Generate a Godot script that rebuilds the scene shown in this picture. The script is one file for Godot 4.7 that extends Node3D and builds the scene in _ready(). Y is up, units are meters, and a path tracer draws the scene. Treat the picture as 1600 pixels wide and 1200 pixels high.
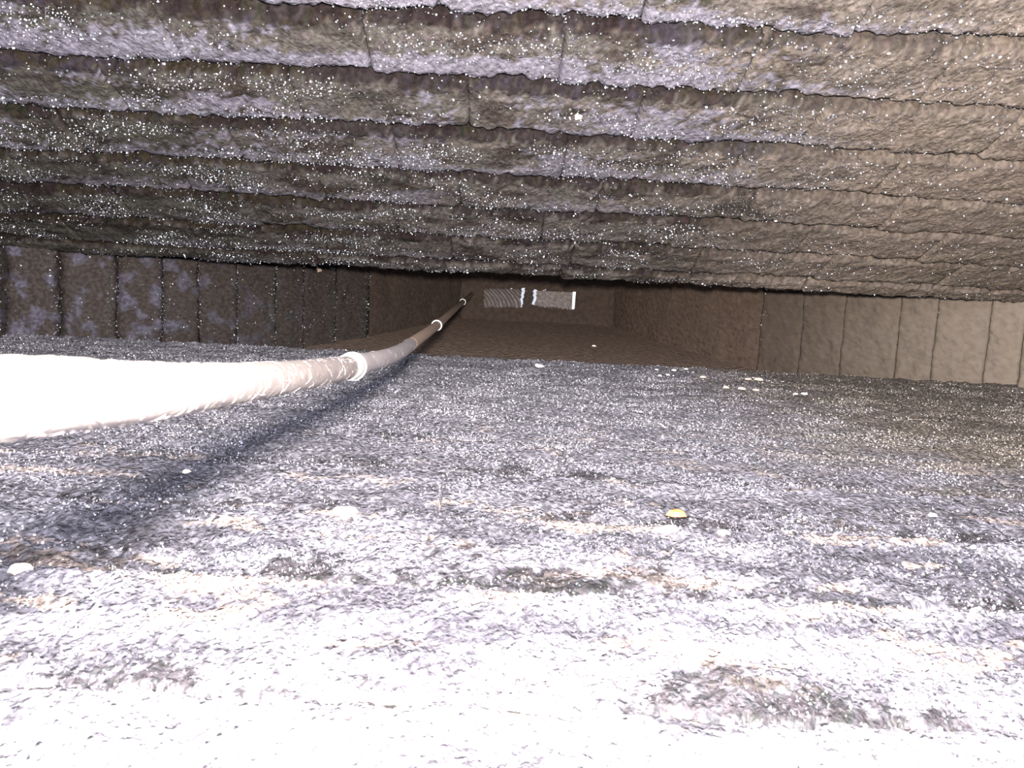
extends Node3D
# A sooty brick flue seen from its mouth, looking straight down, lit by the camera flash beside the lens and a little daylight.
# World: y up, mouth at y = 1.75, shaft floor at y = 0; x to the right, z towards the near wall.  "depth" d = 1.75 - y.

const MOUTH := 1.75
const FOCAL := 1200.0
var rng := RandomNumberGenerator.new()
var taken := {}
var n_lump := FastNoiseLite.new()
var n_patch := FastNoiseLite.new()
var n_grain := FastNoiseLite.new()
var cam_basis: Basis
var chips: Array = []      # scattered crystal transforms of the surface under construction
var grains: Array = []

func numbered(called: String) -> String:
	if not taken.has(called):
		taken[called] = 0
		return called
	taken[called] += 1
	return "%s_%03d" % [called, taken[called]]

func thing(called: String, label: String, category: String, at := Vector3.ZERO, group := "") -> Node3D:
	var o := Node3D.new()
	o.name = numbered(called)
	add_child(o)
	o.position = at
	o.set_meta("label", label)
	o.set_meta("category", category)
	if group: o.set_meta("group", group)
	return o

func mesh_at(called: String, mesh: Mesh, m: Material, parent: Node, at := Vector3.ZERO) -> MeshInstance3D:
	var o := MeshInstance3D.new()
	o.name = numbered(called) if parent == self else called
	o.mesh = mesh
	if m: o.material_override = m
	o.position = at
	parent.add_child(o, true)
	return o

func structure(called: String, mesh: Mesh, m: Material, label: String, category: String, at := Vector3.ZERO) -> MeshInstance3D:
	var o := mesh_at(called, mesh, m, self, at)
	o.set_meta("kind", "structure")
	o.set_meta("label", label)
	o.set_meta("category", category)
	return o

# ------------------------------------------------------------------ setup
func _ready() -> void:
	rng.seed = 4117
	set_camera()
	set_light()
	setup_noise()
	make_materials()
	build_wall_far()
	build_wall_near()
	build_wall_ends()
	build_slopes()
	build_lower_shaft()
	build_pole()
	build_sheet()
	build_debris()

func set_camera() -> void:
	var n := Vector3((790.0 - 800.0) / FOCAL, (600.0 - 455.0) / FOCAL, -1.0).normalized()   # straight down, in camera axes
	var roll := deg_to_rad(3.0)
	var u := -n
	var x := Vector3(cos(roll), -sin(roll), 0)
	x = (x - n * x.dot(n)).normalized()
	var z := x.cross(u)
	cam_basis = Basis(x, u, z).transposed()          # columns: the camera's axes in the world
	var cam := Camera3D.new()
	cam.name = "camera"
	cam.fov = rad_to_deg(2.0 * atan(600.0 / FOCAL))
	cam.near = 0.02
	cam.far = 50.0
	cam.transform = Transform3D(cam_basis, Vector3(0, MOUTH, 0))
	var at := CameraAttributesPhysical.new()
	at.frustum_focal_length = 24.0
	at.exposure_aperture = 40.0
	at.frustum_focus_distance = 0.6
	at.frustum_near = 0.02
	at.frustum_far = 50.0
	cam.attributes = at
	add_child(cam)
	cam.fov = rad_to_deg(2.0 * atan(600.0 / FOCAL))

func set_light() -> void:
	var env := Environment.new()
	var sky := Sky.new()
	var sm := ProceduralSkyMaterial.new()
	sm.sky_top_color = Color(0.66, 0.69, 0.76)
	sm.sky_horizon_color = Color(0.82, 0.84, 0.88)
	sm.ground_bottom_color = Color(0.25, 0.24, 0.23)
	sm.ground_horizon_color = Color(0.5, 0.5, 0.5)
	sm.sky_energy_multiplier = 3.2
	sky.sky_material = sm
	env.background_mode = Environment.BG_SKY
	env.sky = sky
	env.tonemap_mode = Environment.TONE_MAPPER_LINEAR
	env.tonemap_exposure = 1.0
	env.sdfgi_enabled = true
	env.ssao_enabled = true
	env.ssil_enabled = true
	var we := WorldEnvironment.new()
	we.name = "environment"
	we.environment = env
	add_child(we)
	# camera flash beside the lens, given an added body out of view: 26 mm towards the far wall
	var lamp := thing("camera_flash", "small white camera flash with black rim at the mouth of the shaft", "lamp", Vector3(0, MOUTH + 0.004, -0.027))
	var glow := StandardMaterial3D.new()
	glow.albedo_color = Color(1, 1, 1)
	glow.emission_enabled = true
	glow.emission = Color(1.0, 0.96, 0.90)
	glow.emission_energy_multiplier = 3.0
	var black := StandardMaterial3D.new()
	black.albedo_color = Color(0.06, 0.06, 0.06)
	black.roughness = 0.5
	mesh_at("lens", lathe([Vector2(0.0, 0.0), Vector2(0.003, 0.0), Vector2(0.0034, 0.0006), Vector2(0.0034, 0.002)], 20), glow, lamp)
	mesh_at("rim", lathe([Vector2(0.0036, -0.0002), Vector2(0.0046, -0.0002), Vector2(0.0048, 0.0004), Vector2(0.0048, 0.004), Vector2(0.0, 0.004)], 20), black, lamp)
	var l := OmniLight3D.new()
	l.name = "lamp_light"
	l.light_color = Color(1.0, 0.975, 0.955)
	l.light_energy = 3.4
	l.omni_range = 8.0
	l.omni_attenuation = 2.0
	l.light_size = 0.010
	l.shadow_enabled = true
	l.position = Vector3(0, -0.006, 0)
	lamp.add_child(l)

# ------------------------------------------------------------------ noise and materials
func setup_noise() -> void:
	for a in [[n_lump, 11, 3], [n_patch, 23, 4], [n_grain, 37, 2]]:
		var n: FastNoiseLite = a[0]
		n.seed = a[1]
		n.noise_type = FastNoiseLite.TYPE_SIMPLEX_SMOOTH
		n.fractal_type = FastNoiseLite.FRACTAL_FBM
		n.fractal_octaves = a[2]
		n.frequency = 1.0

var m_soot: StandardMaterial3D
var m_haze: StandardMaterial3D
var m_near: StandardMaterial3D
var m_mortar: StandardMaterial3D
var m_dust: StandardMaterial3D
var m_crystal: StandardMaterial3D
var m_grain: StandardMaterial3D

func noise_image(sd: int, freq: float, size: int, kind: int) -> Image:
	var n := FastNoiseLite.new()
	n.seed = sd
	n.noise_type = kind
	n.frequency = freq
	n.fractal_type = FastNoiseLite.FRACTAL_FBM
	n.fractal_octaves = 4
	return n.get_seamless_image(size, size)

func textured(alb_lo: float, alb_hi: float, bump: float, rough: float, tile: float) -> StandardMaterial3D:
	var src := noise_image(5, 0.045, 512, FastNoiseLite.TYPE_SIMPLEX)
	var img := Image.create(512, 512, false, Image.FORMAT_RGB8)
	for y in 512:
		for x in 512:
			var v: float = clampf((src.get_pixel(x, y).r - 0.25) * 2.0, 0.0, 1.0)
			v = alb_lo + (alb_hi - alb_lo) * v
			img.set_pixel(x, y, Color(v, v, v))
	var nm := noise_image(9, 0.06, 512, FastNoiseLite.TYPE_SIMPLEX)
	nm.convert(Image.FORMAT_RGBA8)
	nm.bump_map_to_normal_map(bump)
	var m := StandardMaterial3D.new()
	m.vertex_color_use_as_albedo = true
	m.albedo_texture = ImageTexture.create_from_image(img)
	m.normal_enabled = true
	m.normal_texture = ImageTexture.create_from_image(nm)
	m.normal_scale = 1.0
	m.roughness = rough
	m.metallic_specular = 0.35
	m.uv1_triplanar = true
	m.uv1_world_triplanar = true
	m.uv1_scale = Vector3.ONE / tile
	return m

func make_materials() -> void:
	m_soot = textured(0.72, 1.0, 3.2, 0.92, 0.17)
	m_soot.metallic_specular = 0.14
	m_haze = textured(0.9, 1.0, 2.0, 0.9, 0.3)
	m_near = textured(0.6, 1.0, 6.0, 0.66, 0.13)
	m_dust = textured(0.85, 1.0, 3.0, 0.95, 0.4)
	m_mortar = textured(0.6, 1.0, 8.0, 0.95, 0.2)
	m_mortar.vertex_color_use_as_albedo = false
	m_mortar.albedo_color = Color(0.12, 0.10, 0.09)
	m_crystal = StandardMaterial3D.new()
	m_crystal.vertex_color_use_as_albedo = true
	m_crystal.metallic = 0.85
	m_crystal.roughness = 0.40
	m_grain = StandardMaterial3D.new()
	m_grain.vertex_color_use_as_albedo = true
	m_grain.roughness = 0.5
	m_grain.metallic_specular = 0.5

# ------------------------------------------------------------------ shapes
func lathe(profile: Array, sides: int, axis := Basis.IDENTITY) -> ArrayMesh:
	var st := SurfaceTool.new()
	st.begin(Mesh.PRIMITIVE_TRIANGLES)
	st.set_smooth_group(-1)
	for i in profile.size() - 1:
		for k in sides:
			var a0 := TAU * k / sides
			var a1 := TAU * (k + 1) / sides
			var p: Array = []
			for q in [[i, a0], [i, a1], [i + 1, a1], [i + 1, a0]]:
				var r: Vector2 = profile[q[0]]
				p.append(axis * Vector3(cos(q[1]) * r.x, r.y, sin(q[1]) * r.x))
			for j in [0, 1, 2, 0, 2, 3]:
				st.add_vertex(p[j])
	st.generate_normals()
	return st.commit()

func slab(size: Vector3) -> BoxMesh:
	var b := BoxMesh.new()
	b.size = size
	return b

# an irregular eight-sided crystal about one unit across
func crystal_mesh() -> ArrayMesh:
	var v := [Vector3(0.5, 0.05, 0.0), Vector3(-0.45, 0.0, 0.1), Vector3(0.05, 0.34, 0.05), Vector3(-0.04, -0.3, 0.0), Vector3(0.1, 0.02, 0.42), Vector3(-0.08, 0.0, -0.46)]
	var st := SurfaceTool.new()
	st.begin(Mesh.PRIMITIVE_TRIANGLES)
	st.set_smooth_group(-1)
	for f in [[0, 2, 4], [4, 2, 1], [1, 2, 5], [5, 2, 0], [0, 4, 3], [4, 1, 3], [1, 5, 3], [5, 0, 3]]:
		var n: Vector3 = (v[f[1]] - v[f[0]]).cross(v[f[2]] - v[f[0]])
		var order: Array = f if n.dot(v[f[0]]) < 0 else [f[0], f[2], f[1]]
		for k in order:
			st.add_vertex(v[k])
	st.generate_normals()
	return st.commit()

func stuff(called: String, label: String, places: Array, m: Material, parent: Node) -> void:
	if places.is_empty(): return
	var mm := MultiMesh.new()
	mm.transform_format = MultiMesh.TRANSFORM_3D
	mm.use_colors = true
	mm.mesh = crystal_mesh()
	mm.instance_count = places.size()
	for i in places.size():
		mm.set_instance_transform(i, places[i][0])
		mm.set_instance_color(i, places[i][1])
	var o := MultiMeshInstance3D.new()
	o.name = called
	o.multimesh = mm
	o.material_override = m
	o.set_meta("kind", "stuff")
	o.set_meta("label", label)
	parent.add_child(o, true)

func turned(size: float) -> Basis:
	var ax := Vector3(rng.randf_range(-1, 1), rng.randf_range(-1, 1), rng.randf_range(-1, 1)).normalized()
	if ax.length() < 0.5: ax = Vector3.UP
	return Basis(ax, rng.randf() * TAU) * Basis.from_scale(Vector3(rng.randf_range(0.7, 1.2), rng.randf_range(0.6, 1.1), rng.randf_range(0.7, 1.2)) * size)

func hash2(a: float, b: float, c: float) -> float:
	return fposmod(sin(a * 12.9898 + b * 78.233 + c * 37.719) * 43758.5453, 1.0)

# One brick under its crust: a displaced front face whose rim runs back into the wall.
# c = centre of the front face, axes u (length), v (up the wall), nn (out of the wall).
# relief = [lump height, rim radius, fine height], tone(p, fu, fv) -> Color, scatter(p, fu, fv, g) adds crystals
func brick(c: Vector3, u: Vector3, v: Vector3, nn: Vector3, length: float, height: float, g: float, relief: Array, tone: Callable, scatter: Callable, m: Material, parent: Node, hide := 3.0, ragged := 0.006) -> void:
	var nu := maxi(3, int(ceil(length / g)))
	var nv := maxi(3, int(ceil(height / g)))
	var cols := nu + 3
	var pts := PackedVector3Array()
	var cls := PackedColorArray()
	var idx := PackedInt32Array()
	var lumpy: float = relief[0]
	var rim: float = relief[1]
	var fine: float = relief[2]
	var tilt := rng.randf_range(-1, 1) * (0.02 if hide < 50.0 else 0.0)
	var out: float = rng.randf_range(-0.5, 1.0) * relief[3]
	for j in nv + 3:
		var fv := clampf(float(j - 1) / nv, 0.0, 1.0)
		var side_v := j == 0 or j == nv + 2
		for i in cols:
			var fu := clampf(float(i - 1) / nu, 0.0, 1.0)
			var side := side_v or i == 0 or i == cols - 1
			var p := c + u * ((fu - 0.5) * length) + v * ((fv - 0.5) * height)
			var eu := minf(fu, 1.0 - fu) * length
			var ev := minf(fv, 1.0 - fv) * height
			var wob := n_lump.get_noise_3dv(p * 18.0)
			# ragged outline
			var near_edge := 1.0 - smoothstep(0.0, 0.02, ev)
			p += v * ((wob * 0.7 + n_patch.get_noise_3dv(p * 60.0) * 0.6) * ragged * near_edge)
			var e := minf(eu * hide, ev)
			var drop := rim * pow(1.0 - clampf(e / rim, 0.0, 1.0), 2.0)
			var d: float = -drop + out + tilt * (fu - 0.5) * length
			d += lumpy * (n_lump.get_noise_3dv(p * 40.0) + 0.8 * wob)
			d += fine * n_grain.get_noise_3dv(p * 330.0)
			if relief.size() > 4: d += relief[4] * (0.5 - fv)
			if side: d = -0.03
			p += nn * d
			pts.append(p - c)
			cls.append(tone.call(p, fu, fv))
			if not side: scatter.call(p, fu, fv, g, u, v, nn)
	for j in nv + 2:
		for i in cols - 1:
			var a := j * cols + i
			idx.append_array(PackedInt32Array([a, a + cols, a + cols + 1, a, a + cols + 1, a + 1]))
	var arr := []
	arr.resize(Mesh.ARRAY_MAX)
	arr[Mesh.ARRAY_VERTEX] = pts
	arr[Mesh.ARRAY_COLOR] = cls
	arr[Mesh.ARRAY_INDEX] = idx
	var am := ArrayMesh.new()
	am.add_surface_from_arrays(Mesh.PRIMITIVE_TRIANGLES, arr)
	var st := SurfaceTool.new()
	st.create_from(am, 0)
	st.generate_normals()
	mesh_at("brick", st.commit(), m, parent, c)

func in_view(p: Vector3, margin: float) -> bool:
	var q := cam_basis.transposed() * (p - Vector3(0, MOUTH, 0))
	if q.z > -0.05: return false
	return absf(q.x / -q.z) < 0.6667 + margin and absf(q.y / -q.z) < 0.5 + margin

func no_tone(_p: Vector3, _fu: float, _fv: float) -> Color:
	return Color(0.035, 0.031, 0.031)

func no_scatter(_p: Vector3, _fu: float, _fv: float, _g: float, _u: Vector3, _v: Vector3, _n: Vector3) -> void:
	pass

# ------------------------------------------------------------------ far wall, sloping in towards the throat
const FAR_V := Vector3(0, 0.9337, -0.358)
const FAR_N := Vector3(0, 0.358, 0.9337)
func far_point(x: float, d: float) -> Vector3:
	return Vector3(x, MOUTH - d, -0.2006 + (d - 0.561) * (0.1758 / 0.459))

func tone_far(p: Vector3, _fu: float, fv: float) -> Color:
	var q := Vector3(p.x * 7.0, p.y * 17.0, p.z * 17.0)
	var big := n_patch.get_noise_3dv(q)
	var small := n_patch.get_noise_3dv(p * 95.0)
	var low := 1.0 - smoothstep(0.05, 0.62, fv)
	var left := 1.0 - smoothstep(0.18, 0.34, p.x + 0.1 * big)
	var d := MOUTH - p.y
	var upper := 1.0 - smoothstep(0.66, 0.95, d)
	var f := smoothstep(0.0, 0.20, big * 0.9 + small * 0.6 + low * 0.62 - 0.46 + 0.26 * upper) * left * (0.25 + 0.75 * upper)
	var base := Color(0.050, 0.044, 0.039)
	var haze_brown := Color(0.150, 0.118, 0.094)  # brown lens haze of the right side, put into the wall colour
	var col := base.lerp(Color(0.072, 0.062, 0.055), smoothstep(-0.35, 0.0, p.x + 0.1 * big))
	col = col.lerp(haze_brown, smoothstep(0.0, 0.52, p.x + 0.16 * big))
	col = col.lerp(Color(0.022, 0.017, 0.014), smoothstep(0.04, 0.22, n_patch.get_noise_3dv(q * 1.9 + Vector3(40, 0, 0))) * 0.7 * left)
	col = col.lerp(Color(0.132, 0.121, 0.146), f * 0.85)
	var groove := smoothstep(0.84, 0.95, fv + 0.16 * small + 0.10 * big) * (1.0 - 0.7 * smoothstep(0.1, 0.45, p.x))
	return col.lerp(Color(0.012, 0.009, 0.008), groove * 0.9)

func scatter_far(p: Vector3, _fu: float, fv: float, g: float, u: Vector3, v: Vector3, nn: Vector3) -> void:
	if not in_view(p, 0.05): return
	var dens := n_patch.get_noise_3dv(Vector3(p.x * 9.0, p.y * 22.0, p.z * 22.0) + Vector3(9, 3, 1))
	var right := smoothstep(0.0, 0.5, p.x)
	var rate := 95000.0 * clampf(0.40 + dens * 2.2 + 0.15 * absf(fv - 0.5), 0.03, 1.3) * (1.0 - 0.85 * right)
	var want := rate * g * g
	while want > 0.0:
		if rng.randf() < want:
			var s := 0.0012 + 0.0017 * pow(rng.randf(), 2.0)
			var at := p + u * rng.randf_range(-g, g) * 0.5 + v * rng.randf_range(-g, g) * 0.5 + nn * s * 0.25
			var t := pow(rng.randf(), 2.2)
			chips.append([Transform3D(turned(s), at), Color(0.10, 0.10, 0.11).lerp(Color(0.92, 0.93, 0.98), t)])
		want -= 1.0

func build_wall_far() -> void:
	var mid := far_point(0, 0.515)
	var back := BoxMesh.new()
	back.size = Vector3(1.6, 1.03 / 0.9337, 0.06)
	var w := MeshInstance3D.new()
	w.name = "wall_far"
	w.mesh = back
	w.material_override = m_mortar
	w.transform = Transform3D(Basis(Vector3.RIGHT, FAR_V, FAR_N), mid - FAR_N * 0.050)
	add_child(w)
	w.set_meta("kind", "structure")
	w.set_meta("label", "sooty brick wall of the shaft sloping in towards the throat, with purple grey fluff and dark joints")
	var holder := w
	chips.clear()
	var k := 0
	var d1 := 1.036
	var d0 := 0.997
	while d1 > 0.03:
		var x := -0.74 - rng.randf() * 0.12 - (0.08 if k % 2 == 0 else 0.0)
		while x < 0.74:
			var length := 0.155 + rng.randf_range(-0.012, 0.014)
			var dm := (d0 + d1) * 0.5
			var h := (d1 - d0) / 0.9337 - rng.randf_range(0.007, 0.017) * (1.0 - 0.5 * smoothstep(0.2, 0.5, x))
			var c := far_point(x + length * 0.5, dm)
			var seen := in_view(c, 0.22)
			var g := 0.0032 if seen else 0.012
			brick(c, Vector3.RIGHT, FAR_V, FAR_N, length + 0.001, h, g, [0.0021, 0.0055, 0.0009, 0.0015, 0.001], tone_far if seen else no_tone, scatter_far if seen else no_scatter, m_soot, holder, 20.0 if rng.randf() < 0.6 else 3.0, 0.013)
			x += length
		d1 = d0
		d0 -= 0.070 + rng.randf_range(-0.003, 0.003)
		k += 1
	fix_children(w)
	stuff("soot_crystals", "tiny glinting black soot crystals scattered over the far wall", localise(chips, w), m_crystal, w)

# children were placed in world coordinates: put them into the frame of their wall
func fix_children(w: Node3D) -> void:
	var inv := w.transform.affine_inverse()
	for c in w.get_children():
		c.transform = inv * c.transform

func localise(list: Array, w: Node3D) -> Array:
	var inv := w.transform.affine_inverse()
	var r: Array = []
	for a in list: r.append([inv * (a[0] as Transform3D), a[1]])
	return r

# ------------------------------------------------------------------ near wall, upright, close to the lens
const NEAR_V := Vector3(0, 0.99912, 0.04196)
const NEAR_N := Vector3(0, 0.04196, -0.99912)
func near_point(x: float, d: float) -> Vector3:
	return Vector3(x, MOUTH - d, 0.134 - 0.042 * d)

func tone_near(p: Vector3, _fu: float, fv: float) -> Color:
	var d := MOUTH - p.y
	var q := Vector3(p.x * 9.0, p.y * 30.0, 0.0)
	var big := n_patch.get_noise_3dv(q)
	var small := n_patch.get_noise_3dv(p * 110.0)
	var col := Color(0.122, 0.115, 0.135).lerp(Color(0.052, 0.049, 0.060), smoothstep(-0.15, 0.3, big + 0.4 * small))
	# bare pinkish mortar and brick showing along the top edge of some courses
	var bare := smoothstep(0.30, 0.46, n_patch.get_noise_3dv(Vector3(p.x * 11.0, p.y * 40.0, 7.0)) + 0.35 * small + 0.26 * (1.0 - smoothstep(0.0, 0.25, fv)))
	var clump := smoothstep(0.72, 1.0, fv + 0.35 * small + 0.55 * n_patch.get_noise_3dv(Vector3(p.x * 16.0, p.y * 16.0, 3.0)))
	col = col.lerp(Color(0.25, 0.195, 0.17), bare * 0.7)
	col = col.lerp(Color(0.012, 0.010, 0.011), clump * 0.85)
	# brown haze over the right-hand end, low down, put into the colour
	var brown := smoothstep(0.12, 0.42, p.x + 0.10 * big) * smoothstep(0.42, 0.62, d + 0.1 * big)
	col = col.lerp(Color(0.190, 0.178, 0.196), smoothstep(0.40, 0.75, d + 0.2 * big + 0.1 * small))  # paler with depth: makes up in colour for the flash falling off
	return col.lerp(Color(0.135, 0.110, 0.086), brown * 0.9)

func scatter_near(p: Vector3, _fu: float, fv: float, g: float, u: Vector3, v: Vector3, nn: Vector3) -> void:
	if not in_view(p, 0.04): return
	var d := MOUTH - p.y
	var dens := n_patch.get_noise_3dv(Vector3(p.x * 12.0, p.y * 34.0, 5.0))
	var right := smoothstep(0.15, 0.5, p.x) * smoothstep(0.45, 0.65, d)
	var low := smoothstep(0.55, 0.95, fv)
	var want := 60000.0 * clampf(0.22 + dens * 1.7 + 0.85 * low, 0.04, 1.5) * (1.0 - 0.6 * right) * g * g
	while want > 0.0:
		if rng.randf() < want:
			var s := 0.0008 + 0.0012 * pow(rng.randf(), 2.0)
			var at := p + u * rng.randf_range(-g, g) * 0.5 + v * rng.randf_range(-g, g) * 0.5 + nn * s * 0.3
			var t := pow(rng.randf(), 2.0)
			chips.append([Transform3D(turned(s), at), Color(0.06, 0.06, 0.07).lerp(Color(0.9, 0.9, 0.97), t)])
		want -= 1.0
	want = 110000.0 * clampf(0.35 + dens * 1.8 + 0.4 * low, 0.05, 1.4) * g * g
	while want > 0.0:
		if rng.randf() < want:
			var s := 0.0010 + 0.0016 * pow(rng.randf(), 2.5)
			var at := p + u * rng.randf_range(-g, g) * 0.5 + v * rng.randf_range(-g, g) * 0.5 + nn * s * 0.15
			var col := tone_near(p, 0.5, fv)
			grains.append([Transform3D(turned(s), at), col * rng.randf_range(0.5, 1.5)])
		want -= 1.0

func build_wall_near() -> void:
	var w := structure("wall_near", slab(Vector3(1.6, 1.03, 0.06)), m_mortar, "upright brick wall closest to the lens, crusted with glittering grey soot and brightest near the mouth", "wall")
	w.transform = Transform3D(Basis(Vector3.RIGHT, NEAR_V, -NEAR_N), near_point(0, 0.515) - NEAR_N * 0.037)
	w.remove_meta("category")
	chips.clear()
	grains.clear()
	var joints := [0.010, 0.055, 0.138, 0.219, 0.303, 0.388, 0.472, 0.557, 0.640, 0.727, 0.812, 0.897, 0.982, 1.034]
	for k in joints.size() - 1:
		var d0: float = joints[k]
		var d1: float = joints[k + 1]
		var x := -0.74 - rng.randf() * 0.12 - (0.08 if k % 2 == 0 else 0.0)
		while x < 0.74:
			var length := 0.155 + rng.randf_range(-0.012, 0.014)
			var c := near_point(x + length * 0.5, (d0 + d1) * 0.5)
			var half := 0.70 * d1 + 0.03
			var seen: bool = d1 > 0.13 and absf(c.x) - length * 0.5 < half
			var g := 0.010
			if seen: g = 0.0016 if d1 < 0.45 else 0.0026
			var lump := 0.0022
			var tilt := lerpf(0.011, 0.006, smoothstep(0.25, 0.6, d1))
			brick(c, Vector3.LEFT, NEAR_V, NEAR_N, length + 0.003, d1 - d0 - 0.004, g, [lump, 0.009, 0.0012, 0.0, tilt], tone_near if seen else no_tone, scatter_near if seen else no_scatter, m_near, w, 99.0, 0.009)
			x += length
	fix_children(w)
	stuff("soot_crystals", "glinting soot crystals scattered over the near wall", localise(chips, w), m_crystal, w)
	stuff("soot_grains", "loose grey soot grains caked on the near wall", localise(grains, w), m_grain, w)

# ------------------------------------------------------------------ end walls above the throat
func build_wall_ends() -> void:
	for s in [-1, 1]:
		var called := "wall_left" if s < 0 else "wall_right"
		var w := structure(called, slab(Vector3(0.06, 1.02, 0.62)), m_mortar, "narrow sooty brick end wall on the %s of the shaft" % ("left" if s < 0 else "right"), "wall", Vector3(s * 0.775, MOUTH - 0.51, -0.17))
		w.remove_meta("category")
		var nn := Vector3(-s, 0, 0)
		var u := Vector3.UP.cross(nn)
		for k in 13:
			var z := -0.46 + (0.08 if k % 2 == 0 else 0.0)
			while z < 0.10:
				brick(Vector3(s * 0.742, MOUTH - 0.045 - k * 0.075, z + 0.075), u, Vector3.UP, nn, 0.152, 0.068, 0.012, [0.003, 0.009, 0.001, 0.003], no_tone, no_scatter, m_soot, w)
				z += 0.155
		fix_children(w)

# ------------------------------------------------------------------ sloping brick ends below the throat
var slope_side := 1.0
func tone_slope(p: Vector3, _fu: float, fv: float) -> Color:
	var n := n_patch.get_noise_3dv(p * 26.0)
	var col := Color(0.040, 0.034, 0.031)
	if slope_side > 0: return Color(0.060, 0.044, 0.033).lerp(Color(0.135, 0.107, 0.082), smoothstep(0.44, 0.70, p.x))  # right end: hazy brown veil painted into the brick colour
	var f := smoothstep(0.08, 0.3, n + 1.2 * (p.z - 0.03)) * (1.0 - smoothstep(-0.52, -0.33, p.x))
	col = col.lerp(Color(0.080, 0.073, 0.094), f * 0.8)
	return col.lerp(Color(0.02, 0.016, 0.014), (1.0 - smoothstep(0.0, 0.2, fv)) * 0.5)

func scatter_slope(p: Vector3, _fu: float, fv: float, g: float, u: Vector3, v: Vector3, nn: Vector3) -> void:
	if not in_view(p, 0.03): return
	var dens := n_patch.get_noise_3dv(p * 34.0)
	var edge := 1.0 - smoothstep(0.05, 0.28, fv)
	var rate := 16000.0 * clampf(0.2 + dens * 1.5 + 2.4 * edge, 0.0, 3.0)
	if slope_side > 0: rate = 7000.0 * edge * (1.6 - 1.2 * smoothstep(0.45, 0.55, p.x)) * clampf(0.5 + dens * 3.0, 0.0, 2.0)
	if rng.randf() < rate * g * g:
		var s := 0.0014 + 0.0016 * rng.randf()
		var t := pow(rng.randf(), 1.6)
		chips.append([Transform3D(turned(s), p + nn * s * 0.3 + u * rng.randf_range(-g, g) * 0.5 + v * rng.randf_range(-g, g) * 0.5), Color(0.15, 0.15, 0.17).lerp(Color(0.95, 0.96, 1.0), t)])

func pixel_x(px: float, d: float) -> float:      # the x that this column of the picture has at a depth, near the throat's middle line
	return (px - 790.0) / FOCAL * d

func build_slopes() -> void:
	var left_px := [-75.0, 14.0, 105.0, 195.0, 265.0, 318.0, 378.0, 437.0, 480.0, 530.0, 580.0]
	var left_d := [0.995, 1.005, 1.035, 1.08, 1.125, 1.17, 1.225, 1.285, 1.34, 1.405, 1.47]
	var right_px := [1660.0, 1605.0, 1550.0, 1465.0, 1408.0, 1320.0, 1255.0, 1190.0]
	var right_d := [0.985, 1.02, 1.055, 1.11, 1.155, 1.225, 1.285, 1.35]
	for s in [-1, 1]:
		slope_side = s
		chips.clear()
		var px: Array = left_px if s < 0 else right_px
		var ds: Array = left_d if s < 0 else right_d
		var line: Array = []
		for i in px.size():
			line.append(Vector3(pixel_x(px[i], ds[i]), MOUTH - ds[i], 0.03))
		# backing: a bent slab under the courses, running down into the upright lower end wall
		var st := SurfaceTool.new()
		st.begin(Mesh.PRIMITIVE_TRIANGLES)
		st.set_smooth_group(-1)
		var prof: Array = [Vector3(s * 0.80, MOUTH - ds[0] + 0.02, 0)]
		for p in line: prof.append(p + Vector3(s * 0.012, -0.016, 0))
		var foot: Vector3 = line[line.size() - 1]
		var tail: Array = [foot]
		for q in ([[610.0, 1.525], [640.0, 1.58], [667.0, 1.635], [693.0, 1.69], [716.0, 1.74], [740.0, 1.80]] if s < 0 else [[1130.0, 1.42], [1075.0, 1.50], [1030.0, 1.58], [992.0, 1.66], [965.0, 1.73], [945.0, 1.80]]):
			tail.append(Vector3(pixel_x(q[0], q[1]), MOUTH - q[1], 0.03))
		for q in tail: prof.append(q + Vector3(s * 0.012, -0.016, 0))
		for i in prof.size() - 1:
			prism(st, prof[i], prof[i + 1], Vector3(s * 0.05, -0.05, 0), -0.16, 0.21)
		st.generate_normals()
		var side := "left" if s < 0 else "right"
		var joint := m_mortar.duplicate() as StandardMaterial3D
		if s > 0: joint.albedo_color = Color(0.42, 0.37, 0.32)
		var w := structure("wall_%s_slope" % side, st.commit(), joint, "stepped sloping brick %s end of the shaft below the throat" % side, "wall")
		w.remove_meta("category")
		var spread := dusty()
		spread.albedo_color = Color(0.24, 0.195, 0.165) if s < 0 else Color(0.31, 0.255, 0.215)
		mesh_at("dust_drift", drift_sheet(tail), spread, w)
		for i in line.size() - 1:
			var a: Vector3 = line[i]
			var b: Vector3 = line[i + 1]
			var v := (a - b).normalized()
			var nn := Vector3(0, 0, 1).cross(v)
			if nn.y < 0: nn = -nn
			var u := v.cross(nn)
			var step := (a - b).length()
			var z := -0.235 + (0.02 if i % 2 == 0 else 0.0)
			while z < 0.20:
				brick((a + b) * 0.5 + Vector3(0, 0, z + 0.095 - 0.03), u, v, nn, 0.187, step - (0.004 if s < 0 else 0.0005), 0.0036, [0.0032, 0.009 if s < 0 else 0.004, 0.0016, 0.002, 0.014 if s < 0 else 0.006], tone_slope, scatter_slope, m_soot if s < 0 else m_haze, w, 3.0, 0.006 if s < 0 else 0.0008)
				z += 0.19
		stuff("soot_crystals", "glinting soot crystals along the brick edges of the %s slope" % side, chips, m_crystal, w)

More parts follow.
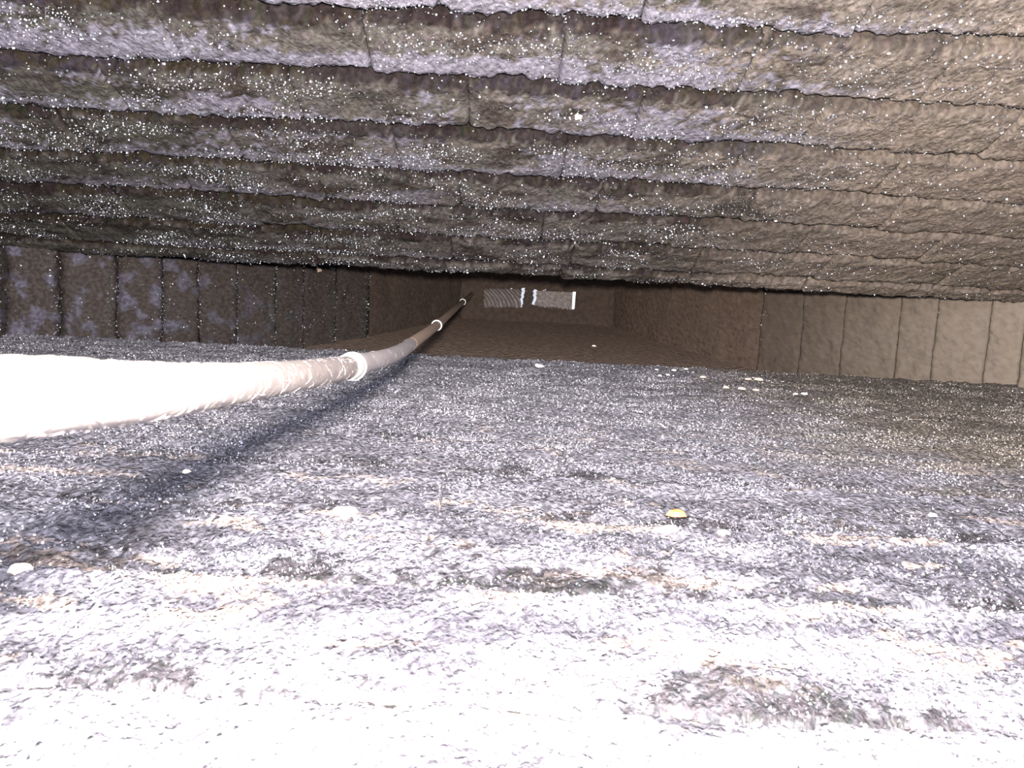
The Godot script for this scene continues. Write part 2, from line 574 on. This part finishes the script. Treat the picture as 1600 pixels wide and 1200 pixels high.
# dust lying on the slope: a strip along the polyline, dented by noise, with thickness
func drift_sheet(line: Array) -> ArrayMesh:
	var st := SurfaceTool.new()
	st.begin(Mesh.PRIMITIVE_TRIANGLES)
	st.set_smooth_group(0)
	var n: int = (line.size() - 1) * 8
	var nz := 40
	for side in 2:
		for i in n:
			for j in nz:
				var p: Array = []
				for q in [[i, j], [i + 1, j], [i + 1, j + 1], [i, j + 1]]:
					var f: float = q[0] / 8.0
					var k := mini(int(f), line.size() - 2)
					var c: Vector3 = (line[k] as Vector3).lerp(line[k + 1], f - k)
					c.z = -0.16 + 0.37 * q[1] / nz
					c.y += 0.008 * n_patch.get_noise_3dv(c * 14.0) - (0.012 if side == 1 else 0.0)
					p.append(c)
				var flip: bool = ((p[1] - p[0]) as Vector3).cross(p[2] - p[0]).y > 0.0
				if side == 1: flip = not flip
				for k in ([0, 2, 1, 0, 3, 2] if flip else [0, 1, 2, 0, 2, 3]): st.add_vertex(p[k])
	st.index()
	st.generate_normals()
	return st.commit()

func prism(st: SurfaceTool, a: Vector3, b: Vector3, back: Vector3, z0: float, z1: float) -> void:
	var p: Array = []
	for z in [z0, z1]:
		for q in [a, b, b + back, a + back]:
			p.append(Vector3(q.x, q.y, z))
	hexa(st, p)

func hexa(st: SurfaceTool, p: Array) -> void:
	var mid := Vector3.ZERO
	for q in p: mid += q / 8.0
	for f in [[0, 1, 2, 3], [4, 5, 6, 7], [0, 1, 5, 4], [1, 2, 6, 5], [2, 3, 7, 6], [3, 0, 4, 7]]:
		var n: Vector3 = (p[f[1]] - p[f[0]]).cross(p[f[2]] - p[f[0]])
		var order := [0, 1, 2, 0, 2, 3] if n.dot(p[f[0]] - mid) < 0 else [0, 2, 1, 0, 3, 2]
		for k in order: st.add_vertex(p[f[k]])

# ------------------------------------------------------------------ lower shaft and floor
func dusty() -> StandardMaterial3D:
	var brown := m_dust.duplicate() as StandardMaterial3D
	brown.vertex_color_use_as_albedo = false
	brown.albedo_color = Color(0.38, 0.325, 0.285)
	return brown

func build_lower_shaft() -> void:
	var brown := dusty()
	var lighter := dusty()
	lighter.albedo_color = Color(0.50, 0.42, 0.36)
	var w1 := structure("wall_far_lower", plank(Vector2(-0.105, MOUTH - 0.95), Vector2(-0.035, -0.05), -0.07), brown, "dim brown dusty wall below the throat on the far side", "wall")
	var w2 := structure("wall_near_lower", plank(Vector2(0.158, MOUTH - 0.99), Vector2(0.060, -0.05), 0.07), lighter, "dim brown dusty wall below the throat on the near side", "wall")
	w1.remove_meta("category")
	w2.remove_meta("category")
	# dusty floor with low drifts
	var st := SurfaceTool.new()
	st.begin(Mesh.PRIMITIVE_TRIANGLES)
	st.set_smooth_group(0)
	var nx := 90
	var nz := 26
	for i in nx:
		for j in nz:
			var p: Array = []
			for q in [[i, j], [i + 1, j], [i + 1, j + 1], [i, j + 1]]:
				var x: float = -0.8 + 1.6 * q[0] / nx
				var z: float = -0.16 + 0.38 * q[1] / nz
				p.append(Vector3(x, 0.010 * n_patch.get_noise_3dv(Vector3(x * 6, 0, z * 6)), z))
			for k in [0, 1, 2, 0, 2, 3]: st.add_vertex(p[k])
	st.generate_normals()
	st.index()
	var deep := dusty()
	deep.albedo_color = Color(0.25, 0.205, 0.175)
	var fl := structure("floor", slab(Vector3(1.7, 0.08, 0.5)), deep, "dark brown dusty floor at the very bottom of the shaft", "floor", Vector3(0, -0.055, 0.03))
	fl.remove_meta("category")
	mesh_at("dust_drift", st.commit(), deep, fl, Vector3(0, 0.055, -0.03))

# a slab across the shaft, seen end on from (z, y) a to b, thickened by t
func plank(a: Vector2, b: Vector2, t: float) -> ArrayMesh:
	var st := SurfaceTool.new()
	st.begin(Mesh.PRIMITIVE_TRIANGLES)
	st.set_smooth_group(-1)
	var p: Array = []
	for x in [-0.85, 0.85]:
		for q in [a, b, b + Vector2(t, 0), a + Vector2(t, 0)]: p.append(Vector3(x, q.y, q.x))
	hexa(st, p)
	st.generate_normals()
	return st.commit()

# ------------------------------------------------------------------ the hanging pole
func build_pole() -> void:
	# picture point and distance of points along it, read from how thick the pole looks
	var path: Array = [Vector3(-0.068, 0.30, -0.01)]
	for q in [[0.0, 624.0, 0.0895], [200.0, 614.5, 0.123], [300.0, 606.0, 0.156], [400.0, 595.5, 0.207], [500.0, 581.5, 0.283], [545.0, 574.0, 0.335], [620.0, 552.0, 0.50], [652.0, 530.5, 0.66], [684.0, 507.0, 0.90], [725.0, 470.0, 1.45], [737.0, 460.0, 1.72]]:
		var dir := ray(q[0], q[1])
		path.append(dir * (q[2] / (dir * cam_basis).z * -1.0))
	var curve := Curve3D.new()
	for i in path.size():
		var p: Vector3 = path[i]
		var t := Vector3.ZERO
		if i > 0 and i < path.size() - 1:
			t = (path[i + 1] - path[i - 1]).normalized() * 0.3
			var l0: float = (path[i] - path[i - 1]).length()
			var l1: float = (path[i + 1] - path[i]).length()
			curve.add_point(p, -t * l0, t * l1)
		else:
			curve.add_point(p)
	curve.bake_interval = 0.01
	var total := curve.get_baked_length()
	var pole := thing("sweeping_pole", "pale scratched jointed pole hanging down the shaft from the left, with bright coupling rings", "pole", Vector3(0, MOUTH, 0))
	var pale := pole_material(Color(0.24, 0.215, 0.21), Color(0.29, 0.26, 0.25), 3)
	var second := pole_material(Color(0.34, 0.31, 0.31), Color(0.40, 0.37, 0.37), 5)
	var brown := pole_material(Color(0.42, 0.345, 0.29), Color(0.47, 0.39, 0.335), 4)
	var bright := StandardMaterial3D.new()
	bright.albedo_color = Color(0.72, 0.72, 0.70)
	bright.metallic = 0.35
	bright.roughness = 0.25
	# lengths along the pole, as depths below the mouth
	var r := 0.0050
	var at_depth := func(dep: float) -> float:
		var lo := 0.0
		var hi := total
		for k in 40:
			var mid := (lo + hi) * 0.5
			if curve.sample_baked(mid).y > -dep: lo = mid
			else: hi = mid
		return lo
	var s1: float = at_depth.call(0.335)
	var sb: float = at_depth.call(0.60)
	var s2: float = at_depth.call(0.89)
	var s3: float = at_depth.call(1.42)
	mesh_at("pole_section", tube(curve, 0.0, s1 + 0.012, func(_s): return r), pale, pole)
	# second section: a socket that widens round the end of the first one
	mesh_at("pole_section", tube(curve, s1 - 0.002, sb, func(s): return r * 0.98 + 0.0011 * smoothstep(-0.002, 0.004, s - s1) * (1.0 - smoothstep(0.008, 0.045, s - s1))), second, pole)
	var dirty := mesh_at("pole_section", tube(curve, sb, s2 + 0.02, func(_s): return r * 0.98), brown, pole)
	dirty.set_meta("label", "dirty brown stretch of the pole")
	mesh_at("pole_section", tube(curve, s2 - 0.002, s3 + 0.02, func(s): return r * 0.95 + 0.0014 * (1.0 - smoothstep(0.01, 0.06, s - s2))), brown, pole)
	mesh_at("pole_section", tube(curve, s3 - 0.002, total, func(s): return r * 0.9 + 0.0014 * (1.0 - smoothstep(0.01, 0.06, s - s3))), brown, pole)
	for c in [[s1 - 0.004, 0.0055, 0.00045], [s1 + 0.007, 0.0063, 0.00045], [s2 - 0.003, 0.0060, 0.0011], [s3 - 0.003, 0.0056, 0.0011]]:
		var p := curve.sample_baked(c[0])
		var dir := (curve.sample_baked(c[0] + 0.003) - curve.sample_baked(c[0] - 0.003)).normalized()
		var ring := TorusMesh.new()
		ring.inner_radius = c[1] - c[2]
		ring.outer_radius = c[1] + c[2] * 0.4
		ring.rings = 48
		ring.ring_segments = 14
		var o := mesh_at("coupling_ring", ring, bright, pole, p)
		o.basis = Basis(Quaternion(Vector3.DOWN, dir))
		o.set_meta("label", "bright metal ring")
	# scratches and loose shavings standing off the plastic
	var dark := StandardMaterial3D.new()
	dark.albedo_color = Color(0.10, 0.08, 0.07)
	dark.roughness = 0.9
	for kind in 2:
		var st := SurfaceTool.new()
		st.begin(Mesh.PRIMITIVE_TRIANGLES)
		st.set_smooth_group(-1)
		for k in (520 if kind == 0 else 300):
			var s := rng.randf_range(at_depth.call(0.075), s1 - 0.01)
			if kind == 1 and k > 250: s = rng.randf_range(s1 + 0.02, sb)
			var p := curve.sample_baked(s)
			var dir := (curve.sample_baked(s + 0.003) - curve.sample_baked(s - 0.003)).normalized()
			var e1 := dir.cross(Vector3(0, 0, 1)).normalized()
			var e2 := dir.cross(e1)
			var a := rng.randf() * TAU
			var da := rng.randf_range(0.15, 0.75)
			var dl := rng.randf_range(-0.006, 0.006)
			var bow := rng.randf_range(-0.25, 0.25)
			var wd := rng.randf_range(0.00006, 0.00013)
			var lift := 0.00002 if kind == 0 else rng.randf_range(0.0, 0.0003) * rng.randf()
			var prev := Vector3.ZERO
			var pn := Vector3.ZERO
			for i in 6:
				var f := i / 5.0
				var an := a + da * f + bow * f * f
				var n := e1 * cos(an) + e2 * sin(an)
				var q := p + dir * (dl * f) + n * (r + 0.00004 + lift * sin(f * PI * 0.5))
				if i > 0:
					var wv := (q - prev).cross(n).normalized() * wd
					var hv := n * wd
					for tri in [[prev - wv, q - wv, q + hv], [prev - wv, q + hv, prev + hv], [prev + hv, q + hv, q + wv], [prev + hv, q + wv, prev + wv]]:
						for z in tri: st.add_vertex(z)
				prev = q
				pn = n
		st.generate_normals()
		var o := mesh_at("scratches" if kind == 0 else "shavings", st.commit(), dark if kind == 0 else second, pole)
		o.set_meta("kind", "stuff")

func pole_material(a: Color, b: Color, sd: int) -> StandardMaterial3D:
	var src := noise_image(sd, 0.03, 256, FastNoiseLite.TYPE_SIMPLEX)
	var img := Image.create(256, 256, false, Image.FORMAT_RGB8)
	for y in 256:
		for x in 256:
			img.set_pixel(x, y, a.lerp(b, clampf((src.get_pixel(x, y).r - 0.25) * 2.0, 0.0, 1.0)))
	var m := StandardMaterial3D.new()
	m.albedo_texture = ImageTexture.create_from_image(img)
	m.roughness = 0.55
	m.uv1_triplanar = true
	m.uv1_world_triplanar = true
	m.uv1_scale = Vector3.ONE / 0.05
	return m

func tube(curve: Curve3D, s0: float, s1: float, radius: Callable) -> ArrayMesh:
	var sides := 28
	var n := maxi(6, int((s1 - s0) / 0.004))
	var pts := PackedVector3Array()
	var idx := PackedInt32Array()
	for i in n + 3:
		var s := s0 + (s1 - s0) * clampf(float(i - 1) / n, 0.0, 1.0)
		var p := curve.sample_baked(s)
		var dir := (curve.sample_baked(s + 0.004) - curve.sample_baked(s - 0.004)).normalized()
		var e1 := dir.cross(Vector3(0, 0, 1)).normalized()
		var e2 := dir.cross(e1)
		var rr: float = radius.call(s)
		if i == 0 or i == n + 2: rr = 0.0002
		for k in sides:
			var a := TAU * k / sides
			var nn := e1 * cos(a) + e2 * sin(a)
			pts.append(p + nn * (rr + 0.00010 * n_grain.get_noise_3dv(p * 60.0 + nn * 3.0)))
	for i in n + 2:
		for k in sides:
			var a := i * sides + k
			var b := i * sides + (k + 1) % sides
			idx.append_array(PackedInt32Array([a, b, b + sides, a, b + sides, a + sides]))
	# outward winding
	var p0 := pts[sides * 2]
	var tri_n := (pts[idx[sides * 12 + 1]] - pts[idx[sides * 12]]).cross(pts[idx[sides * 12 + 2]] - pts[idx[sides * 12]])
	var c0 := curve.sample_baked(s0 + (s1 - s0) / n)
	if tri_n.dot(p0 - c0) > 0:
		for t in range(0, idx.size(), 3):
			var tmp := idx[t + 1]
			idx[t + 1] = idx[t + 2]
			idx[t + 2] = tmp
	var arr := []
	arr.resize(Mesh.ARRAY_MAX)
	arr[Mesh.ARRAY_VERTEX] = pts
	arr[Mesh.ARRAY_INDEX] = idx
	var am := ArrayMesh.new()
	am.add_surface_from_arrays(Mesh.PRIMITIVE_TRIANGLES, arr)
	var st := SurfaceTool.new()
	st.create_from(am, 0)
	st.generate_normals()
	return st.commit()

# ------------------------------------------------------------------ placing things by where the photograph shows them
func ray(px: float, py: float) -> Vector3:
	return (cam_basis * Vector3((px - 800.0) / FOCAL, (600.0 - py) / FOCAL, -1.0)).normalized()

func on_plane(px: float, py: float, p: Vector3, n: Vector3) -> Vector3:
	var o := Vector3(0, MOUTH, 0)
	var r := ray(px, py)
	return o + r * ((p - o).dot(n) / r.dot(n))

# ------------------------------------------------------------------ pale sheet on the shaft floor
func build_sheet() -> void:
	var y := 0.022
	var flat := func(px: float, py: float) -> Vector3: return on_plane(px, py, Vector3(0, y, 0), Vector3.UP)
	var at: Vector3 = flat.call(828.0, 468.0)
	var sheet := thing("crumpled_sheet", "pale crumpled rectangular sheet with bright folded strips lying at the dark bottom of the shaft", "sheet", Vector3(at.x, 0.0, at.z))
	var paper := StandardMaterial3D.new()
	paper.albedo_color = Color(0.44, 0.405, 0.39)
	paper.roughness = 0.5
	var foil := StandardMaterial3D.new()
	foil.albedo_color = Color(0.86, 0.88, 0.92)
	foil.roughness = 0.35
	foil.metallic_specular = 0.8
	var gap := StandardMaterial3D.new()
	gap.albedo_color = Color(0.25, 0.21, 0.19)
	gap.roughness = 0.9
	# [name, material, corners tl tr br bl in the picture, relief kind]
	var panels := [
		["sheet_panel", paper, [756.0, 451.0, 815.0, 452.0, 814.0, 480.0, 756.0, 480.0], 1, 0.0],
		["sheet_fold", gap, [813.0, 452.0, 838.0, 454.0, 836.0, 479.0, 812.0, 480.0], 0, -0.006],
		["sheet_panel", paper, [834.0, 454.0, 899.0, 457.0, 898.0, 484.0, 834.0, 478.0], 2, 0.0],
		["bright_strip", foil, [815.0, 450.0, 820.0, 450.0, 816.0, 480.0, 813.0, 480.0], 3, 0.004],
		["bright_strip", foil, [834.0, 452.0, 839.0, 453.0, 836.0, 476.0, 832.0, 476.0], 3, 0.004],
		["bright_strip", foil, [895.0, 456.0, 899.5, 456.0, 897.0, 483.0, 893.5, 483.0], 4, 0.004]]
	for a in panels:
		var q: Array = a[2]
		var cs: Array = []
		for k in 4: cs.append(flat.call(q[k * 2], q[k * 2 + 1]) - sheet.position + Vector3(0, a[4], 0))
		mesh_at(a[0], crinkled(cs, a[3]), a[1], sheet)
	for k in [[799.0, 451.0], [849.0, 454.0], [852.0, 453.0]]:
		var p: Vector3 = flat.call(k[0], k[1]) - sheet.position
		mesh_at("bright_flake", flake(0.0055, 0.003, 70 + int(k[0])), foil, sheet, p + Vector3(0, 0.006, 0))

# a thin crumpled piece of sheet between four corners, with thickness
func crinkled(cs: Array, kind: int) -> ArrayMesh:
	var st := SurfaceTool.new()
	st.begin(Mesh.PRIMITIVE_TRIANGLES)
	st.set_smooth_group(-1)
	var nx := 40
	var nz := 20
	var f := func(i: int, j: int) -> Vector3:
		var a := float(i) / nx
		var b := float(j) / nz
		var p: Vector3 = (cs[0] as Vector3).lerp(cs[1], a).lerp((cs[3] as Vector3).lerp(cs[2], a), b)
		var h := 0.0
		if kind == 1: h = 0.007 * sin((a * 1.25 - b * 0.75 + 0.35 * b * b) * 24.0) + 0.003 * n_lump.get_noise_2d(a * 9.0, b * 7.0)
		elif kind == 2: h = 0.0035 * n_lump.get_noise_2d(a * 11.0 + 5.0, b * 7.0)
		elif kind == 3:
			h = 0.002 * n_lump.get_noise_2d(a * 4.0, b * 26.0 + cs[0].x * 90.0)
			p.x += 0.004 * n_lump.get_noise_2d(b * 19.0, 3.0 + cs[0].x * 50.0)
		elif kind == 0: h = 0.004 * n_lump.get_noise_2d(a * 6.0, b * 16.0)
		if kind == 1 or kind == 2:
			var rag := n_grain.get_noise_2d(a * 22.0, 8.0 + kind)
			p.z += 0.005 * rag * smoothstep(0.6, 1.0, b)
		return p + Vector3(0, h, 0)
	for i in nx:
		for j in nz:
			var p := [f.call(i, j), f.call(i + 1, j), f.call(i + 1, j + 1), f.call(i, j + 1)]
			for k in [0, 1, 2, 0, 2, 3]: st.add_vertex(p[k])
			for k in [0, 2, 1, 0, 3, 2]: st.add_vertex(p[k] - Vector3(0, 0.0015, 0))
	st.generate_normals()
	return st.commit()

# a small irregular chip: an outline of 9 corners with a domed top
func flake(w: float, t: float, sd: int) -> ArrayMesh:
	var rg := RandomNumberGenerator.new()
	rg.seed = sd
	var st := SurfaceTool.new()
	st.begin(Mesh.PRIMITIVE_TRIANGLES)
	st.set_smooth_group(-1)
	var n := 9
	var ring: Array = []
	for k in n:
		var a := TAU * k / n
		var r := rg.randf_range(0.42, 1.0)
		ring.append(Vector3(cos(a) * w * r * 0.5, 0, sin(a) * w * r * 0.36))
	var top := Vector3(rg.randf_range(-0.1, 0.1) * w, t, rg.randf_range(-0.1, 0.1) * w)
	for k in n:
		var a: Vector3 = ring[k]
		var b: Vector3 = ring[(k + 1) % n]
		var am := a * 0.7 + Vector3(0, t * rg.randf_range(0.55, 0.9), 0)
		var bm: Vector3
		if k == 0:
			bm = b * 0.7 + Vector3(0, t * 0.7, 0)
		else:
			bm = b * 0.7 + Vector3(0, t * 0.75, 0)
		am = a * 0.7 + Vector3(0, t * (0.7 if k == 1 else 0.75), 0)
		for tri in [[a, b, bm], [a, bm, am], [am, bm, top], [b, a, Vector3(0, -t * 0.2, 0)]]:
			var nn: Vector3 = (tri[1] - tri[0]).cross(tri[2] - tri[0])
			var mid := Vector3(0, t * 0.3, 0)
			var order := [0, 1, 2] if nn.dot(tri[0] - mid) < 0 else [0, 2, 1]
			for z in order: st.add_vertex(tri[z])
	st.generate_normals()
	return st.commit()

# ------------------------------------------------------------------ small chips caught on the soot
func build_debris() -> void:
	var white := chip_material(Color(0.95, 0.94, 0.91))
	var pink := chip_material(Color(0.78, 0.64, 0.60))
	var orange := chip_material(Color(0.78, 0.36, 0.16))
	var cream := chip_material(Color(0.85, 0.74, 0.66))
	var mortar := chip_material(Color(0.62, 0.54, 0.48))
	# [px, py, wall, width in pixels, material, name, label, category]
	var list := [
		[904.0, 182.0, "far", 24.0, pink, "stone_chip", "pinkish grey chip stuck to the middle of the upper sooty wall", "chip"],
		[846.0, 576.0, "near", 16.0, white, "curved_shaving", "curved white shaving at the lower lip of the near wall under the pale sheet", "shaving"],
		[928.0, 541.0, "low", 9.0, cream, "pellet", "round cream pellet in the brown dark just above the near wall's edge", "pellet"],
		[1058.0, 804.0, "near", 42.0, orange, "brick_chip", "orange brick chip showing through the grey crust of the near wall", "chip"],
		[1045.0, 830.0, "near", 46.0, cream, "mortar_lump", "cream mortar lump just below the orange brick chip", "mortar"],
		[1128.0, 834.0, "near", 30.0, cream, "mortar_lump", "smaller cream mortar lump right of and below the orange brick chip", "mortar"],
		[1457.0, 806.0, "near", 20.0, white, "paint_flake", "bright white flake standing alone on the right of the near wall", "flake"],
		[1520.0, 856.0, "near", 14.0, white, "paint_flake", "small cream flake on the grey crust near the right edge of frame", "flake"],
		[1243.0, 616.0, "near", 10.0, white, "mortar_crumb", "white crumb, left one of the pair apart on the brown part of the near wall", "crumb"],
		[1257.0, 616.0, "near", 12.0, white, "mortar_crumb", "white crumb, right one of the pair apart on the brown part of the near wall", "crumb"],
		[1026.0, 578.0, "near", 7.0, white, "soot_crumb", "leftmost tiny white crumb of the cluster on the near wall's lower lip", "crumb"],
		[1031.0, 587.0, "near", 8.0, white, "soot_crumb", "tiny white crumb low on the left of the cluster on the near wall's lip", "crumb"],
		[1043.0, 586.0, "near", 9.0, white, "soot_crumb", "largest and brightest crumb of the white cluster on the near wall's lip", "crumb"],
		[1053.0, 579.0, "near", 10.0, white, "soot_crumb", "flat white crumb above the brightest one on the near wall's lip", "crumb"],
		[1072.0, 577.0, "near", 8.0, white, "soot_crumb", "rightmost tiny white crumb of the cluster on the near wall's lip", "crumb"],
		[1098.0, 590.0, "near", 16.0, mortar, "mortar_ridge", "short pale mortar ridge at the left start of the broken row by the throat", "mortar"],
		[1168.0, 593.0, "near", 14.0, mortar, "mortar_ridge", "pale mortar bit in the middle of the broken row by the throat", "mortar"],
		[1186.0, 594.0, "near", 20.0, mortar, "mortar_ridge", "longest pale mortar ridge at the right end of the broken row by the throat", "mortar"],
		[1134.0, 606.0, "near", 16.0, mortar, "mortar_ridge", "pale mortar bit at the left of the lower broken row", "mortar"],
		[1158.0, 608.0, "near", 18.0, mortar, "mortar_ridge", "pale mortar bit in the middle of the lower broken row", "mortar"],
		[1181.0, 610.0, "near", 13.0, mortar, "mortar_ridge", "pale mortar bit at the right of the lower broken row", "mortar"],
		[499.0, 422.0, "slope", 14.0, mortar, "stone_chip", "brownish pale chip on the stepped left slope above the pole", "chip"],
		[1212.0, 345.0, "far", 7.0, pink, "stone_chip", "small pinkish chip on the right half of the sloping wall beside dark joint", "chip"],
		[1389.0, 83.0, "far", 7.0, cream, "stone_chip", "small cream chip high on the right of the sloping wall", "chip"],
		[1546.0, 130.0, "far", 7.0, pink, "stone_chip", "tiny pink chip near the upper right corner of the sloping wall", "chip"],
		[290.0, 738.0, "near", 22.0, cream, "mortar_lump", "cream mortar edge under the pole's dark shadow on the left", "mortar"],
		[30.0, 893.0, "near", 60.0, cream, "mortar_lump", "long cream mortar patch at the left edge of the frame below the shadow", "mortar"],
		[540.0, 802.0, "near", 60.0, cream, "mortar_lump", "long cream mortar patch left of centre on the near wall", "mortar"],
		[232.0, 1012.0, "near", 1.0, cream, "", "", ""]]
	for a in list:
		if a[5] == "": continue
		var n := Vector3.FORWARD
		var p: Vector3
		if a[2] == "far":
			n = FAR_N
			p = on_plane(a[0], a[1], far_point(0, 0.6) + FAR_N * 0.004, FAR_N)
		elif a[2] == "near":
			p = on_plane(a[0], a[1], near_point(0, 0.5) + NEAR_N * 0.003, NEAR_N)
			n = NEAR_N
		elif a[2] == "slope":
			n = Vector3(0.75, 0.66, 0).normalized()
			p = on_plane(a[0], a[1], Vector3(pixel_x(505, 1.37), MOUTH - 1.37, 0.03) + n * 0.01, n)
		else:
			n = Vector3.FORWARD
			p = on_plane(a[0], a[1], Vector3(0, MOUTH - 1.04, 0), Vector3.UP)
		var dist := -(cam_basis.transposed() * (p - Vector3(0, MOUTH, 0))).z
		var w: float = a[3] * dist / FOCAL
		var t := clampf(w * 0.22, 0.0012, 0.0035)
		var o := mesh_at(a[5], flake(w, t, int(a[0])) if a[5] != "curved_shaving" else shaving(w), a[4], self, p)
		var up := n
		var xx := (Vector3.RIGHT - up * up.x).normalized()
		o.basis = Basis(xx, up, xx.cross(up))
		o.set_meta("label", a[6])
		o.set_meta("category", a[7])

func chip_material(c: Color) -> StandardMaterial3D:
	var m := StandardMaterial3D.new()
	m.albedo_color = c
	m.roughness = 0.7
	return m

# a thin curl, like a nail clipping, lying on its side
func shaving(w: float) -> ArrayMesh:
	var st := SurfaceTool.new()
	st.begin(Mesh.PRIMITIVE_TRIANGLES)
	st.set_smooth_group(0)
	var n := 14
	var pr: Array = []
	for i in n + 1:
		var f := float(i) / n
		var a := lerpf(-0.2, 2.0, f)
		var c := Vector3(-cos(a) * w * 0.6, 0.004, sin(a) * w * 0.9 - w * 0.4)
		var th := w * 0.16 * sin(clampf(f, 0.04, 0.96) * PI)
		var ring: Array = []
		for k in 6:
			var b := TAU * k / 6.0
			ring.append(c + Vector3(-cos(a) * cos(b), sin(b) * 1.2, sin(a) * cos(b)) * th)
		pr.append(ring)
	for i in n:
		for k in 6:
			var q := [pr[i][k], pr[i][(k + 1) % 6], pr[i + 1][(k + 1) % 6], pr[i + 1][k]]
			for z in [0, 1, 2, 0, 2, 3]: st.add_vertex(q[z])
	st.generate_normals()
	return st.commit()
